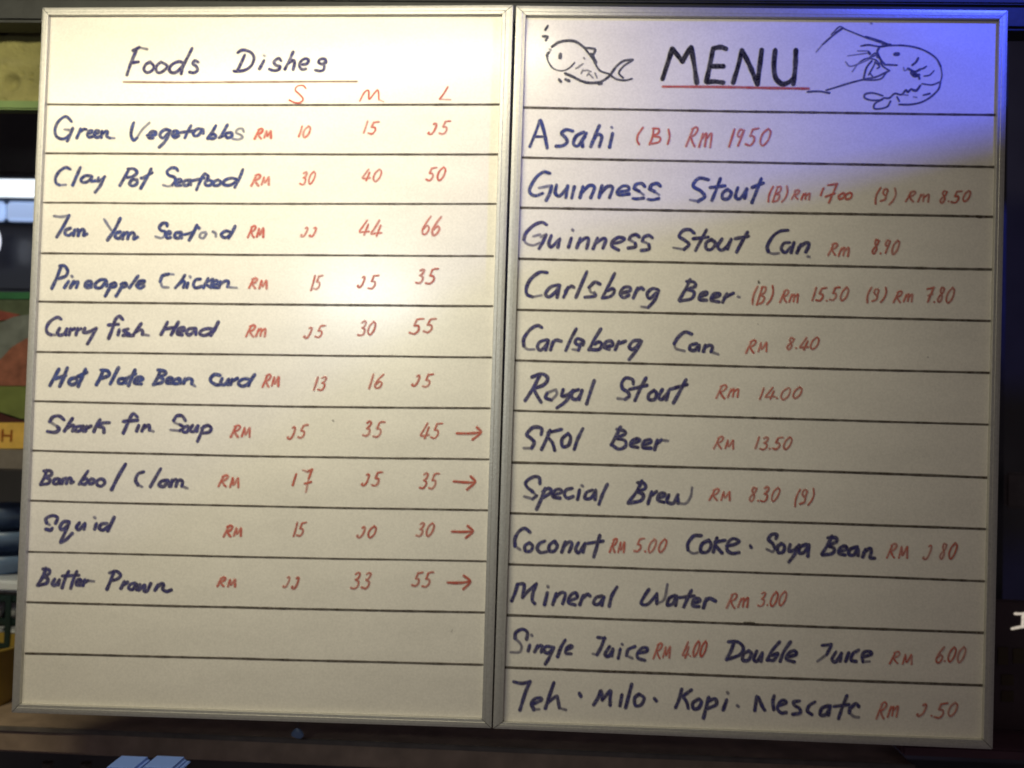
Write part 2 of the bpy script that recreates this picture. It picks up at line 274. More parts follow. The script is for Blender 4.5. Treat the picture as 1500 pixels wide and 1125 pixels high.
# each entry: ink, text, [(zoom key, width, strokes)]
LEFT_WORDS = [
 ('violet', 'Foods', [('a', 4.6, "130,128 165,110 f 208,120;148,125 130,170 112,215 97,262;118,195 160,190;225,190 200,205 190,230 205,248 232,240 245,215 225,190;285,190 262,210 258,235 272,250 300,238 318,212 285,190;412,200 385,188 348,202 330,228 340,248 368,246 402,215;455,115 430,165 405,215 395,255;490,192 470,183 460,200 478,215 485,235 465,250 442,246")]),
 ('violet', 'Dishes', [('a', 4.4, "745,150 725,195 705,235;705,140 722,128 745,125 780,140 795,170 780,210 745,235 700,242 685,240;850,182 838,205 825,228;f 850,155 853,157;945,185 930,170 905,190 915,208 938,215 930,232 905,238 880,230;1010,135 990,180 965,230;980,200 1010,182 1018,198 1010,232;1060,205 1085,200 1095,180 1075,172 1050,190 1045,215 1060,232 1080,228;1190,195 1185,175 1160,175 1150,192 1170,203 1188,190;1182,212 1178,232 1160,240 1132,235")]),
 ('blue', 'Green', [('b', 4.4, "198,80 165,48 135,58 105,90 90,135 98,172 125,190 155,188 185,165;f 150,130 190,135;205,122 190,160 170,205;255,125 245,155 232,185;245,150 275,130 292,130;300,160 325,152 330,138 312,140 300,162 310,180 340,175;345,160 370,152 372,140 355,140 345,165 360,182 385,174;395,140 390,182;392,162 420,142 430,148 425,175 445,186 f 475,186")]),
 ('blue', 'Vegetables', [('b', 4.6, "600,85 588,120 582,165 598,200 620,185 f 655,130 700,88;685,168 735,165 740,148 715,145 695,170 702,185 722,185;835,140 805,130 775,150 770,175 790,185 820,160;835,135 818,180 795,215 765,245;850,167 885,157 880,142 860,142 850,165 865,182 890,172;970,105 950,140 930,185;900,150 985,140;1045,128 1010,128 985,152 992,172 1020,165 1045,130 1048,155;1130,105 1105,150 1078,188;1084,187 1112,190 1130,174 1116,160 1098,168;1205,100 1180,145 1158,182;1150,185 1180,170 1200,155 1230,152 1232,175 1205,185 1190,165;f 1310,145 1300,125 1270,130 1262,152 1290,165 1302,182 1275,195 1240,192")]),
 ('blue', 'Clay', [('b', 4.4, "190,388 160,376 120,400 95,440 97,475 120,490 f 160,488;255,375 235,420 205,490;325,430 285,430 258,455 272,472 305,465 330,435;330,435 325,465 352,462;372,440 368,465 390,455 412,435;408,438 385,490 350,536")]),
 ('blue', 'Pot', [('b', 4.4, "570,385 540,440 510,492;560,385 600,385 620,410 590,435 555,440;618,455 590,455 572,480 592,495 620,480 620,455;712,385 685,440 645,510;645,445 665,440 718,410")]),
 ('blue', 'Seafood', [('b', 4.4, "885,398 870,380 840,380 815,402 825,425 862,440 868,465 848,490 f 820,498 790,490;865,480 905,468 900,452 875,460 870,490 905,492;962,455 925,465 925,490 952,488 965,458 968,488;1060,415 1035,450 1005,520;975,462 1055,445;1060,415 1080,432 1075,455;1085,456 1062,470 1065,490 1090,492 1110,472 1088,456;1142,456 1117,470 1120,492 1148,490 1163,470 1145,456;1268,452 1230,445 1190,458 1178,482 1205,492 1240,482 1265,460;1305,388 1285,440 1252,505")]),
 ('blue', 'Tom', [('b', 4.8, "f 85,690 130,695 180,685;182,685 148,750 102,825;190,768 162,780 155,805 180,815 202,800;218,778 210,815;215,794 235,777 245,790 240,815;245,794 268,776 280,790 275,815 296,806")]),
 ('blue', 'Yam', [('b', 4.8, "f 408,710 440,760 455,782;512,705 475,780 430,845;512,792 485,802 480,825 505,834 527,808;535,797 528,838;533,812 555,796 566,808 560,837;565,812 590,797 604,810 600,837 623,826")]),
 ('blue', 'Seafood', [('b', 4.6, "815,755 812,738 785,738 765,762 775,782 802,792 800,818 f 775,832 740,822;805,812 835,802 828,790 808,805 815,832 838,828;905,795 872,800 865,825 890,832 908,800 908,832;1008,750 988,790 958,845;925,810 975,798;1005,752 1022,768;f 1065,795 1035,800 1025,825 1050,832 1068,805;f 1110,790 1128,802 1130,822;1228,795 1195,787 1165,808 1180,828 1205,825 1228,803;1255,755 1238,790 1212,832")]),
 ('blue', 'Pineapple', [('d', 4.7, "130,350 105,420 70,495;120,350 150,350 172,380 160,415 115,432;178,450 152,490;f 198,415 202,420;212,450 190,490;200,472 232,452 240,460 228,490;290,478 325,470 320,450 295,455 285,480 300,492 325,486;420,440 385,440 352,465 355,490 388,490 420,450;422,445 425,480;465,460 440,500 415,545;445,472 475,460 482,480 450,490;530,460 510,505 485,545;515,470 545,462 552,480 515,492;628,415 602,450 572,490;615,475 655,465 668,448 638,450 620,480 642,495 665,480")]),
 ('blue', 'Chicken', [('d', 4.5, "f 858,405 820,402;825,403 785,415 770,452;f 775,460 785,485 822,490;930,410 905,450 868,492;885,475 915,450 930,460 920,490;950,460 942,490;f 962,418 966,424;1030,435 1000,440 985,470 1000,492 1040,482;1080,430 1050,490;1112,435 1065,462 1098,492;1100,475 1142,465 1135,445 1110,455 1105,485 1142,492;1160,450 1150,490;1155,470 1192,448 1212,455 1205,485 f 1235,490 1265,492")]),
 ('violet', 'Curry', [('f', 4.6, "175,78 150,65 105,90 80,130 85,165 110,178 f 140,178;165,135 150,165 165,180 195,170 212,140;208,145 205,178;235,135 225,178;230,152 262,138;282,135 270,178;275,152 302,138;328,135 320,162 350,160 398,138;402,135 375,185 345,236")]),
 ('violet', 'fish', [('f', 4.8, "572,78 550,58 525,80 505,140 482,200;480,115 545,110;550,145 542,178;608,140 578,150 590,160 612,172 575,182;692,105 660,150 638,182;650,165 685,145 700,155 700,175 f 740,182;600,182 640,182")]),
 ('violet', 'Head', [('f', 4.9, "862,95 842,135 820,175;932,95 908,140 885,178;845,140 912,130;925,162 967,150 965,132 935,140 925,170 955,178;1045,135 1000,140 985,165 1005,178 1045,145;1045,140 1045,175;1160,142 1120,138 1085,148 1070,170 1095,182 1130,172 1155,150;1190,95 1168,140 1142,182")]),
 ('blue', 'Hot', [('f', 5.2, "160,400 132,450 102,505;215,390 192,450 165,510;135,462 202,440;268,455 235,465 225,490 250,500 278,480 268,455;332,400 310,450 285,510;278,450 338,420")]),
 ('blue', 'Plate', [('f', 5.0, "445,405 430,450 402,500;430,405 475,412 482,440 430,460;545,390 520,440 492,495;582,460 550,465 545,490 575,490 592,460 592,488;652,405 632,450 610,505;590,465 655,430;655,482 702,465 685,450 655,465 650,490 692,495")]),
 ('blue', 'Bean', [('f', 5.0, "815,405 800,450 770,500;800,405 845,415 845,435 800,450;800,450 830,460 825,485 770,500;855,475 892,465 880,455 860,465 858,490 892,490;938,460 905,470 905,492 935,490 942,465 945,490;975,460 965,490;970,475 1000,460 1020,470 1018,495 f 1040,510")]),
 ('blue', 'Curd', [('f', 5.0, "1202,440 1165,435 1140,460 1145,482 1175,500 1198,500;1215,460 1205,490 1230,500 1255,468;1258,465 1252,500;1280,465 1270,500;1272,482 1312,460;1398,468 1365,462 1335,472 1320,495 1345,510 1375,500 1395,478;1425,435 1402,470 1385,505")]),
 ('violet', 'Shark', [('h', 4.9, "238,110 205,85 165,92 145,120;f 150,125 190,150;192,152 205,170 180,190 130,185;292,100 265,140 240,182;255,165 290,145 302,155 292,182;358,150 320,155 310,180 340,180 360,150 362,182;385,150 375,182;378,165 412,150;470,110 445,150 430,185;530,128 490,130 450,148 490,160 495,190")]),
 ('violet', 'fin', [('h', 4.9, "712,92 685,70 665,95 645,140 620,195;620,120 712,112;720,145 706,182;757,145 740,182;748,165 785,145 790,175 f 815,185")]),
 ('violet', 'Soup', [('h', 4.7, "1022,115 1000,85 965,85 945,115 f 955,130 985,140;985,140 1012,160 985,180 f 925,175;1038,150 1010,160 1005,185 1030,188 1048,160;1068,145 1050,175 1075,185 1102,150;1102,150 1095,182;1140,150 1120,200 1100,248;1125,165 1165,145 1188,165 1172,190 1125,195")]),
 ('violet', 'Bamboo', [('h', 4.7, "125,435 110,480 85,525;105,440 150,440 155,465 110,480;110,480 145,495 135,520 85,528;202,490 175,495 170,520 195,522 212,495 212,522;232,488 225,522;230,502 250,486 258,498 252,520;256,502 275,486 286,498 282,516 297,510;392,440 365,480 335,525;345,522 372,525 390,505 378,488 358,498;415,490 398,505 403,522 425,518 432,500 415,490;470,492 450,505 452,530 478,538 500,518 490,495 470,492")]),
 ('violet', '/', [('h', 5.2, "635,395 590,470 545,560")]),
 ('violet', 'Clam', [('h', 4.7, "752,445 715,460 700,500 715,530 f 740,542;862,425 830,480 795,542;908,500 870,505 850,530 880,540 912,510 918,540;935,497 928,540;932,515 955,495 968,505 960,540;965,512 988,498 1003,510 998,538 f 1035,552")]),
 ('violet', 'Squid', [('j', 4.9, "182,205 195,168 160,155 120,175 125,202 f 145,215;162,235 150,248 120,243;270,195 235,195 212,225 220,245 245,235 270,205;270,200 245,260 215,325;215,328 248,312 290,270;337,200 318,230 335,245 372,205;372,205 366,242;447,205 435,242;f 432,165 438,170;517,205 480,210 465,235 490,248 527,220;562,165 545,200 520,252")]),
 ('violet', 'Butter', [('j', 4.9, "120,495 100,550 65,605;100,500 140,505 140,530 100,550;100,550 130,560 125,590 75,605;177,565 162,595 180,605 207,570;207,570 200,602;267,515 245,560 225,620;320,515 300,560 280,625;225,545 332,540;320,590 347,580 340,568 322,575 318,600 347,605;372,570 360,607;365,590 390,575 f 430,580")]),
 ('violet', 'Prawn', [('j', 4.9, "560,515 540,570 515,630;530,525 575,515 602,540 580,565 540,575;627,580 605,625;615,605 647,585;697,590 665,600 655,625 680,632 705,600 707,632;727,600 720,635 757,605 755,640 775,640 797,595;847,600 825,637;838,615 870,595 880,605 875,630 900,645 930,635")]),
]
RIGHT_WORDS = [
 ('black', 'MENU', [('m', 6.6, "162,515 200,400 240,275;240,275 285,330 320,375;320,375 350,320 388,265;388,265 412,400 432,540;560,275 540,380 508,530;560,272 620,262 660,275;540,412 640,412;510,535 570,532 638,540;785,285 760,400 718,540;785,285 840,390 908,550;908,550 925,420 942,285;1048,285 1038,400 1050,500 1100,550 1150,540 1190,510;1210,285 1205,420 1190,550")]),
 ('blue', 'Asahi', [('o', 4.8, "w4 115,60 95,120 60,205;120,60 140,130 155,212;w4 85,150 145,150;297,120 260,112 235,132 255,155 265,180 240,200 205,203;358,125 315,148 300,190 325,200 362,150;372,130 348,170 350,205;442,90 420,140 395,205;405,180 430,140 455,150 442,205;515,132 498,208;f 508,98 512,102")]),
 ('blue', 'Guinness', [('o', 4.8, "170,352 135,345 95,375 62,430 62,460 90,475 130,462;f 110,432 175,420;180,420 170,460 150,500;207,415 200,460 225,475 267,430;268,420 258,485;305,425 290,487;352,425 335,485;340,465 385,420 415,430 395,485;457,420 440,485;445,465 485,425 515,430 498,485;540,455 600,445 600,425 570,422 540,450 550,470 605,465;692,425 675,408 645,412 632,435;632,435 660,450 f 685,470;w4.4 625,490 650,492 685,488;777,422 760,408 730,415 718,438;718,438 745,452 f 770,470;w4.4 708,495 735,497 768,490")]),
 ('blue', 'Stout', [('o', 4.8, "1042,387 995,378 965,400 960,425 1000,450 1020,480 985,505 f 940,498;1107,380 1085,440 1060,500;1050,430 1132,420;1147,440 1120,460 1120,490 1150,490 1167,460 1147,440;1202,430 1190,480 1215,490 1252,440;1252,435 1240,487;1332,380 1305,450 1280,512;1280,430 1342,405")]),
 ('violet', 'Guinness', [('q', 4.8, "212,80 180,65 130,85 85,130 72,170 f 90,195 130,205 170,190;f 130,150 170,140;208,140 190,180 165,225;f 175,155 205,140;240,145 225,190 240,215 285,172;292,165 280,217;362,160 345,215;f 368,110 372,114;417,160 395,220;405,190 450,160 467,170 455,225;522,160 495,225;505,195 555,165 572,175 555,222;605,195 660,185 685,165 650,157 615,180 610,210 650,234;777,155 755,140 725,150 715,170 f 750,190;752,192 752,215 710,222;857,160 835,145 805,155 795,180 f 830,195;835,200 835,228 790,237")]),
 ('violet', 'Stout', [('q', 4.8, "1112,132 1085,110 1045,115 1020,150 1055,175 1080,200 1050,230 f 985,220;1187,110 1155,170 1120,237;1105,165 1197,155;1217,170 1185,190 1185,225 1215,230 1242,195 1217,170;1282,165 1255,210 1275,235 1310,215 1337,170;1337,165 1315,227;1437,125 1405,180 1370,247;1360,165 1442,150")]),
 ('violet', 'Can', [('p', 4.7, "227,405 180,410 135,440 100,500 105,535 f 130,548 170,545;237,480 200,485 185,520 210,540 242,508;262,480 245,540;305,490 280,542;290,510 335,482 354,492 335,537;f 345,565 355,567")]),
 ('violet', 'Carlsberg', [('q', 4.8, "215,372 170,370 115,410 88,465 92,505 125,520 f 180,510;287,445 235,460 205,500 225,520 265,490 290,450;290,450 275,522;342,460 315,522;325,485 360,455 377,462;457,365 425,440 390,522;537,442 505,430 470,462 f 480,490 500,495;502,495 505,515 445,522;627,375 590,450 550,527;555,527 600,517 624,490 615,470 585,482;660,500 720,482 715,460 680,465 660,500 680,525 712,510;767,465 740,527;750,495 785,465 802,475;892,475 855,470 825,500 840,530 880,495;897,480 870,540 830,585 f 790,580")]),
 ('violet', 'Beer', [('q', 4.8, "1087,415 1060,470 1020,540;1065,425 1110,430 1117,455 1065,475;1065,475 1110,490 1095,530 1025,545;1145,520 1187,505 1185,490 1155,500 1145,535 1187,540;1215,530 1262,515 1265,500 1230,505 1215,540 1262,550;1312,500 1285,552;1295,525 1350,497;f 1378,518 1388,522")]),
 ('violet', 'Carlsberg', [('s', 4.9, "182,82 155,70 110,95 72,150 72,195 f 95,215 135,215;217,155 170,170 155,200 175,220 218,180;222,160 205,217;252,165 235,217;240,190 265,160 300,165;392,90 360,150 328,222;432,190 435,165 400,150 385,172 405,188 430,175;415,195 405,220 f 370,215;542,90 505,150 470,217;475,217 530,215 547,185 530,170 505,182;565,200 612,190 605,165 575,170 560,200 592,215;652,165 630,217;640,185 692,165;782,160 740,165 715,200 740,215 780,175;792,165 760,220 715,277")]),
 ('violet', 'Can', [('s', 4.9, "1097,122 1055,110 1015,140 990,180 f 1000,210 1052,225;1127,180 1090,190 1085,215 1115,220 1142,190;1142,190 1138,222;1180,190 1168,227;1172,205 1205,190 1222,200 1215,230 f 1257,245")]),
 ('violet', 'Royal', [('s', 5.0, "170,370 130,450 80,527;120,385 180,365 217,390 195,430 130,455;130,455 160,510 177,537;f 268,460 215,480;215,480 205,510 240,525 f 272,490 268,462;312,460 305,500 345,490 372,465;372,465 330,530 275,572;407,460 370,475 365,510 395,520 422,485;427,465 410,522;502,405 480,470 455,547")]),
 ('violet', 'Stout', [('s', 5.0, "740,428 735,400 695,390 670,420 675,455 705,475 715,500 690,520 f 645,515;817,390 780,460 750,527;715,460 822,435;867,465 835,490 835,520 870,520 882,485 867,465;917,460 895,505 915,520 952,480;957,465 940,522;1062,400 1025,470 985,542;960,460 1067,430")]),
 ('violet', 'SKOL', [('t', 5.0, "177,152 180,115 130,108 90,150 115,175 135,200 120,235 f 72,235;232,125 210,180 180,242;302,120 220,140;215,165 245,200 260,247;342,145 305,180 310,225 345,215 357,170 342,145;432,115 400,180 380,242")]),
 ('violet', 'Beer', [('t', 4.9, "662,105 635,160 605,215;640,120 685,130 687,150 640,170;640,175 690,190 690,225 650,240 610,215;725,210 777,190 765,177 735,190 725,220 767,230;800,215 847,200 840,182 805,195 800,230 847,235;887,185 870,242;880,210 910,185 f 952,190")]),
 ('violet', 'Special', [('t', 4.9, "170,452 165,415 130,410 85,440 90,470 125,500 f 150,525;150,525 125,545 f 75,530;202,480 180,540 150,607;185,500 225,480 237,505 190,535;250,520 302,505 290,485 260,495 250,530 292,540;367,480 330,490 320,520 340,540 372,530;412,490 400,547;f 425,462 432,468;492,490 455,505 445,540 480,540 507,500;510,490 507,547;582,455 555,510 530,577")]),
 ('violet', 'Brew', [('t', 4.9, "792,435 760,500 710,565;765,445 805,450 812,480 765,500;765,500 800,520 785,555 710,570;852,500 830,572;840,530 882,500;890,540 932,525 925,510 900,515 888,550 927,565;957,520 945,560 985,570 1012,520;1008,530 1015,570 f 1060,572 1090,530 1098,475")]),
 ('violet', 'Coconut', [('v', 4.9, "152,82 120,58 85,75 60,120 60,165 f 90,187;147,145 120,165 125,195 155,195 167,165 147,145;242,135 210,150 195,180 215,205 252,200;302,135 270,160 270,195 300,195 317,165 302,137;367,140 345,202;350,175 390,140 407,155 390,202;447,145 430,185 450,205 487,150;487,150 475,202;577,100 560,165 540,232;500,150 597,135")]),
 ('violet', 'Coke', [('v', 4.9, "1197,102 1150,105 1115,150 1115,190 f 1145,210 1175,205;1242,130 1200,155 1195,200 1235,200 1257,160 1242,130;1292,115 1270,202;1342,130 1280,142;1285,165 1322,207;1350,165 1400,155 1427,135 1390,120 1360,145 1355,190 1385,210 1427,205;1495,162 1502,175")]),
 ('violet', 'Soya', [('w', 4.9, "235,122 240,97 210,95 190,125 215,150 230,180 f 215,200 180,185;272,150 245,170 250,205 280,200 287,165 267,150;322,155 315,195 345,190 377,160;377,160 350,215 315,262;422,155 385,170 375,205 405,205 432,165;437,155 430,227")]),
 ('violet', 'Bean', [('w', 4.9, "577,105 550,160 515,215;550,115 600,115 602,140 555,160;555,165 590,180 580,210 520,220;620,200 667,185 655,165 625,180 620,210 657,220;732,170 690,185 680,215 710,220 735,185 737,222;782,185 765,232;770,205 810,180 817,205 810,235 838,240")]),
 ('violet', 'Mineral', [('v', 4.9, "75,398 60,450 40,500;78,398 115,402 105,480;105,480 140,440 188,398;190,395 170,450 165,495 180,517;257,450 240,522;f 258,410 262,415;312,455 290,522;300,485 340,450 367,460 350,517;390,500 437,480 430,452 400,465 385,510 427,525;477,465 455,522;465,490 500,460 517,470;592,470 555,480 540,515 570,520 602,480;602,475 590,527;682,415 650,470 635,532")]),
 ('violet', 'Water', [('v', 4.9, "877,430 850,470 830,515 870,520 925,460;925,455 925,517 f 970,490 990,400;1037,465 1000,485 990,525 1025,515 1042,475;1047,470 1040,527;1137,435 1110,490 1090,537;1060,480 1152,470;1150,515 1187,500 1175,485 1150,495 1145,530 1182,535;1227,485 1210,542;1215,510 1245,485 1282,500")]),
 ('violet', 'Single', [('x', 4.7, "130,152 135,110 105,90 65,110 60,145 f 90,175 100,200 85,230 35,230;150,185 140,222;f 160,125 165,130;197,190 180,227;186,212 212,190 228,198 220,228;292,200 250,195 235,220 260,235 292,210;297,200 270,260 245,302;367,155 340,200 320,257;375,215 407,200 400,190 375,205 370,235 402,240")]),
 ('violet', 'Juice', [('x', 4.7, "565,140 610,145;607,140 585,200 560,245 f 535,240;637,195 610,240 630,255 657,215;657,210 650,252;702,210 690,267;f 712,180 716,184;792,195 750,215 740,250 f 775,267;810,235 862,225 865,205 835,205 808,235 810,265 852,280")]),
 ('violet', 'Double', [('y', 4.8, "132,150 115,200 90,245;100,150 150,150 182,180 165,220 90,248;217,200 185,215 180,250 210,250 227,215 212,200;257,200 240,245 260,255 287,210;287,210 280,257;382,150 340,200 315,250;320,250 350,250 372,215 340,225;442,150 405,205 385,257;420,235 472,220 465,200 435,210 420,245 462,260")]),
 ('violet', 'Juice', [('y', 4.8, "615,170 665,165;667,168 640,220 f 590,257;692,205 670,245 690,260 722,215;722,210 715,257;762,210 745,257;817,195 785,215 775,250 802,258;835,235 882,220 880,205 850,205 835,230 840,260 f 877,258")]),
 ('violet', 'Teh', [('x', 4.9, "50,410 100,420 150,410;152,408 125,470 90,582;170,545 217,525 215,510 180,515 160,545 175,580 f 207,578;297,415 275,480 245,572;255,540 310,500 320,515 330,570 f 370,582;452,480 462,500")]),
 ('violet', 'Milo', [('x', 4.9, "580,465 565,510 540,550;585,465 590,500 592,522;592,520 640,465;645,468 640,510 640,552;712,490 700,557;772,425 755,490 735,567;817,485 790,510 795,555 830,550 847,510 817,485;910,512 922,527")]),
 ('violet', 'Kopi', [('x', 4.9, "1077,455 1060,520 1040,567;1137,460 1080,500;1075,490 1105,530 1117,572;1182,515 1145,540 1150,575 1180,570 1197,535 1182,515;1242,505 1225,570 1210,632;1235,530 1280,515 1287,550 1230,575;1352,520 1330,582;f 1355,475 1360,480;f 1415,555 1424,562")]),
 ('violet', 'Nescafe', [('y', 4.9, "257,450 245,527;265,455 290,510 300,525;352,445 345,480 350,522;380,500 417,485 405,470 385,480 370,515 390,540 417,538;492,475 460,480 465,500 490,515 495,540 455,548;577,480 545,500 535,530 560,550;652,500 615,515 605,550 635,550 657,515;662,500 650,552;752,445 730,500 705,572;680,505 762,495;768,510 765,540 f 790,560 817,565;770,515 800,490 817,505")]),
]
LEFT_PRICES = [
 ('red','S',[('a',2.6,"1080,335 1065,320 1035,322 1022,345 1045,368 1065,395 1045,415 1015,412 990,400")]),
 ('red','M',[('z',2.6,"527,148 534,135 540,133 541,145 553,132 555,146 f 562,149")]),
 ('red','L',[('z',2.6,"656,127 650,137 644,145 f 660,146")]),
 ('red','RM',('c',60,125,185,185,4.0)),('red','10',('c',335,110,430,180)),('red','15',('c',755,78,870,158)),('red','25',('c',1180,78,1330,158)),
 ('red','RM',('c',35,420,180,490,3.6)),('red','30',('c',350,405,462,485)),('red','40',('c',750,390,890,465)),('red','50',('c',1160,375,1305,460)),
 ('red','RM',('c',12,755,135,825,3.8)),('red','22',('c',360,755,480,820)),('red','44',('c',728,715,900,812)),('red','66',('c',1128,690,1280,805)),
 ('red','RM',('e',22,430,158,495,3.8)),('darkred','15',('e',415,415,505,505)),('darkred','25',('e',722,410,860,492)),('darkred','35',('e',1095,372,1250,465)),
 ('red','Rm',('e',0,735,150,805,3.7)),('darkred','25',('e',378,735,520,812)),('darkred','30',('e',722,710,855,798)),('darkred','55',('e',1055,690,1240,780)),
 ('red','RM',('g',110,435,240,515,3.6)),('darkred','13',('g',432,450,540,535)),('darkred','16',('g',790,430,912,522)),('darkred','25',('g',1075,430,1220,512)),
 ('red','RM',('f',1270,760,1420,835,3.7)),('darkred','25',('g',272,762,405,845)),('darkred','35',('g',755,742,900,835)),('darkred','45',('g',1125,750,1272,845)),
 ('darkred','arrow',[('i',3.6,"1275,197 1350,198 1425,192;1405,158 1430,192 1378,237")]),
 ('red','RM',('h',1235,470,1390,545,3.7)),('darkred','17',[('i',3.3,"238,460 215,532;f 280,435 310,445;310,445 340,430;340,430 318,490 f 300,578;292,522 332,512")]),('darkred','25',('i',662,450,802,540)),('darkred','35',('i',1035,455,1170,550)),
 ('darkred','arrow',[('i',3.6,"1255,508 1330,514 1390,515;1365,475 1392,512 1342,560")]),
 ('red','RM',('j',1268,222,1405,290,3.7)),('darkred','15',('i',215,770,310,860)),('darkred','20',('i',632,795,768,868)),('darkred','30',('i',1015,775,1145,860)),
 ('darkred','arrow',[('i',3.6,"1243,832 1310,834 1375,830;1345,795 1378,830 1335,872")]),
 ('red','RM',('j',1230,555,1370,615,3.7)),('darkred','22',('k',155,545,275,625)),('darkred','33',('k',590,525,740,625)),('darkred','55',('k',985,520,1130,612)),
 ('darkred','arrow',[('k',3.8,"1215,588 1290,590 1360,582;1320,543 1362,582 1318,630")]),
]
RIGHT_PRICES = [
 ('red','(B)',[('o',3.0,"682,100 655,140 650,170 660,192;740,105 735,150 718,192;735,105 768,108 765,132 735,145;735,148 775,155 768,180 720,190;822,110 828,150 818,190")]),
 ('red','Rm',('o',920,95,1085,205,3.2)),('red','1950',('o',1150,105,1400,200,3.1)),
 ('red','(B)',('p',95,140,245,230)),('red','Rm',('p',250,160,380,215)),('red','17.00',[('p',3.1,"444,148 435,165 426,192;470,130 525,122;525,125 500,180 475,237;455,200 510,180;f 540,200 543,203;560,178 535,195 540,215 565,205 570,182 560,178;605,175 578,190 580,215 608,208 615,185 605,175")]),
 ('darkred','(S)',('p',745,145,905,235)),('darkred','Rm',('p',945,165,1105,230)),('darkred','8.50',('p',1150,165,1355,235)),
 ('red','Rm',('p',470,485,620,560)),('darkred','8.90',('p',735,465,920,550)),
 ('darkred','(B)',('r',165,120,320,225)),('red','Rm',('r',345,145,475,215)),('darkred','15.50',('r',535,130,775,210)),
 ('darkred','(S)',('r',865,130,1012,215)),('red','Rm',('r',1040,150,1170,215)),('darkred','7.80',('r',1225,130,1420,220)),
 ('red','RM',('r',135,450,290,525)),('darkred','8.40',('r',380,435,600,510)),
 ('red','Rm',('u',205,100,370,180)),('darkred','14.00',('u',465,115,745,185)),
 ('red','RM',('u',190,418,335,488)),('darkred','13.50',('u',440,418,680,490)),
 ('red','RM',('u',165,735,315,805)),('darkred','8.30',('u',400,725,605,810)),('darkred','(S)',('u',675,735,820,830)),
 ('red','RM',('v',640,120,750,205,2.8)),('red','5.00',('v',785,120,1000,205,3.0)),
 ('red','Rm',('z',1064,869,1103,890)),('red','3.00',('w',125,445,315,530)),
 ('red','RM',('w',915,150,1060,235)),('darkred','2 80',('w',1135,150,1355,245)),
 ('red','RM',('x',905,175,1030,265)),('red','4.00',('x',1080,165,1245,265)),
 ('red','RM',('y',988,205,1130,270)),('darkred','6.00',('y',1235,180,1415,262)),
 ('red','Rm',('y',915,480,1060,570)),('darkred','2.50',('y',1140,485,1375,562)),
]
FISH = "w4.4 330,330 400,285 500,268 580,285 650,335;w3.2 650,335 700,400 750,470 780,530 820,575 900,600;w4 650,340 760,355 740,420 770,480;w5 720,400 740,430 765,490;w4 300,385 280,415 285,425;f 300,350 320,360 300,385;w2.6 278,420 300,490 350,550 430,570 500,545 555,490;w5.5 415,402 412,438;w4.4 460,595 540,630 620,670 700,690 800,685 870,650 920,605;w4 920,600 980,520 1050,470 1135,460;w3.4 1130,470 1050,520 1000,590 1040,640;w3.4 920,620 980,655 1060,665 1130,650;w4 400,655 420,680;w5 465,655 500,670;w5 795,700 825,695;f 570,550 640,500;f 570,545 600,535;f 640,570 680,565 720,578;f 620,600 640,560;f 650,440 655,450;f 700,600 740,640;f 760,590 780,640;f 680,620 700,590;w4 290,120 265,160;w4 240,225 285,230 270,265"
SHRIMP = "f 160,350 220,280;w3 215,285 300,210 400,135;w2.4 300,190 370,120 410,130;w3.2 330,180 400,130;w2.6 410,135 520,180 620,220 740,260 830,290;w4.4 610,212 720,245 830,285;w5 770,280 840,285;w3 830,290 960,290 1080,310 1180,350 1260,410 1300,480;w2.4 1300,480 1312,560 1300,620;w3.2 1300,620 1280,690 1210,760 1120,810 1020,830 920,830;w3 570,295 640,285 740,300 830,290;w4 740,305 720,350 750,420 790,465;790,465 900,470;w6.5 880,370 910,368;f 640,340 540,340;f 630,360 450,385;f 640,400 560,440 490,530;f 640,420 480,480 430,440;w4.5 640,350 650,365;w2.6 700,380 650,400 700,360 720,400;w3.4 670,430 620,495 595,590;w2.8 700,440 740,480 720,500;w2.6 640,560 690,470 700,440;w2.6 650,540 680,580;w3.6 80,715 180,710 280,725;w3.2 250,700 350,670 480,630 600,600 700,580 770,550 830,520;w2.8 600,605 700,605 760,590 800,540;w2.8 750,440 770,480 830,520;w2.6 560,440 620,410 700,420 740,460;w4 1000,500 1060,530 1110,510;w5 1030,540 1060,570 1100,560;w6 1050,545 1085,565;w4 1100,570 1105,595;f 960,490 970,520 1010,500;w3.6 1095,405 1075,440 1040,470;w2.8 1170,480 1140,500 1110,505;w2.4 1240,520 1200,560 1150,570;w2.6 1300,620 1220,650 1130,640;w4 1115,655 1080,700 1050,700;w3.4 1050,700 1030,690 1000,715 980,700 940,740 880,730 830,770 780,770;w3.2 770,750 680,725 610,735 605,770 660,790 740,790 780,770;w3.2 770,780 700,820 690,865 740,870 810,850 840,800;w3 900,760 920,800;f 950,740 1000,745;w3 1140,745 1200,730;f 1050,760 1080,765"
LEFT_RULES = [(70,153,400,153.8,731,153),(67.5,224.6,400,226,729,226.3),(64,296.7,400,298.5,726,298.7),(61,370.7,400,373.5,722,375),
 (57,441.8,400,446,721,448.5),(54.5,515.3,400,520,719,523.5),(51,587.6,400,595,717,598),(48,660,400,668.5,715.5,672.7),
 (45,733.3,400,742,714,747.5),(42,808,400,816.5,712,822),(40,882,400,891,710,897),(37.5,957,400,966,707.5,973.8)]
RIGHT_RULES = [(766,157.4,1170,164.5,1460,168.5),(764,230.7,1130,238.5,1456,244.5),(761,304,1110,311,1454,317.5),(758,379,1110,387.3,1453,394.9),
 (756,453.5,1110,461.7,1451,470),(752,527.7,1110,537.3,1449,546.3),(750.5,601.5,1110,612,1447,622),(748,677.3,1110,687.6,1445,699.5),
 (745,751.5,1110,763.5,1444,775),(742.5,826.5,1100,838.5,1441,851.3),(742,900.8,1100,914.5,1440,927),(739,977.5,1100,991.5,1439.5,1004)]

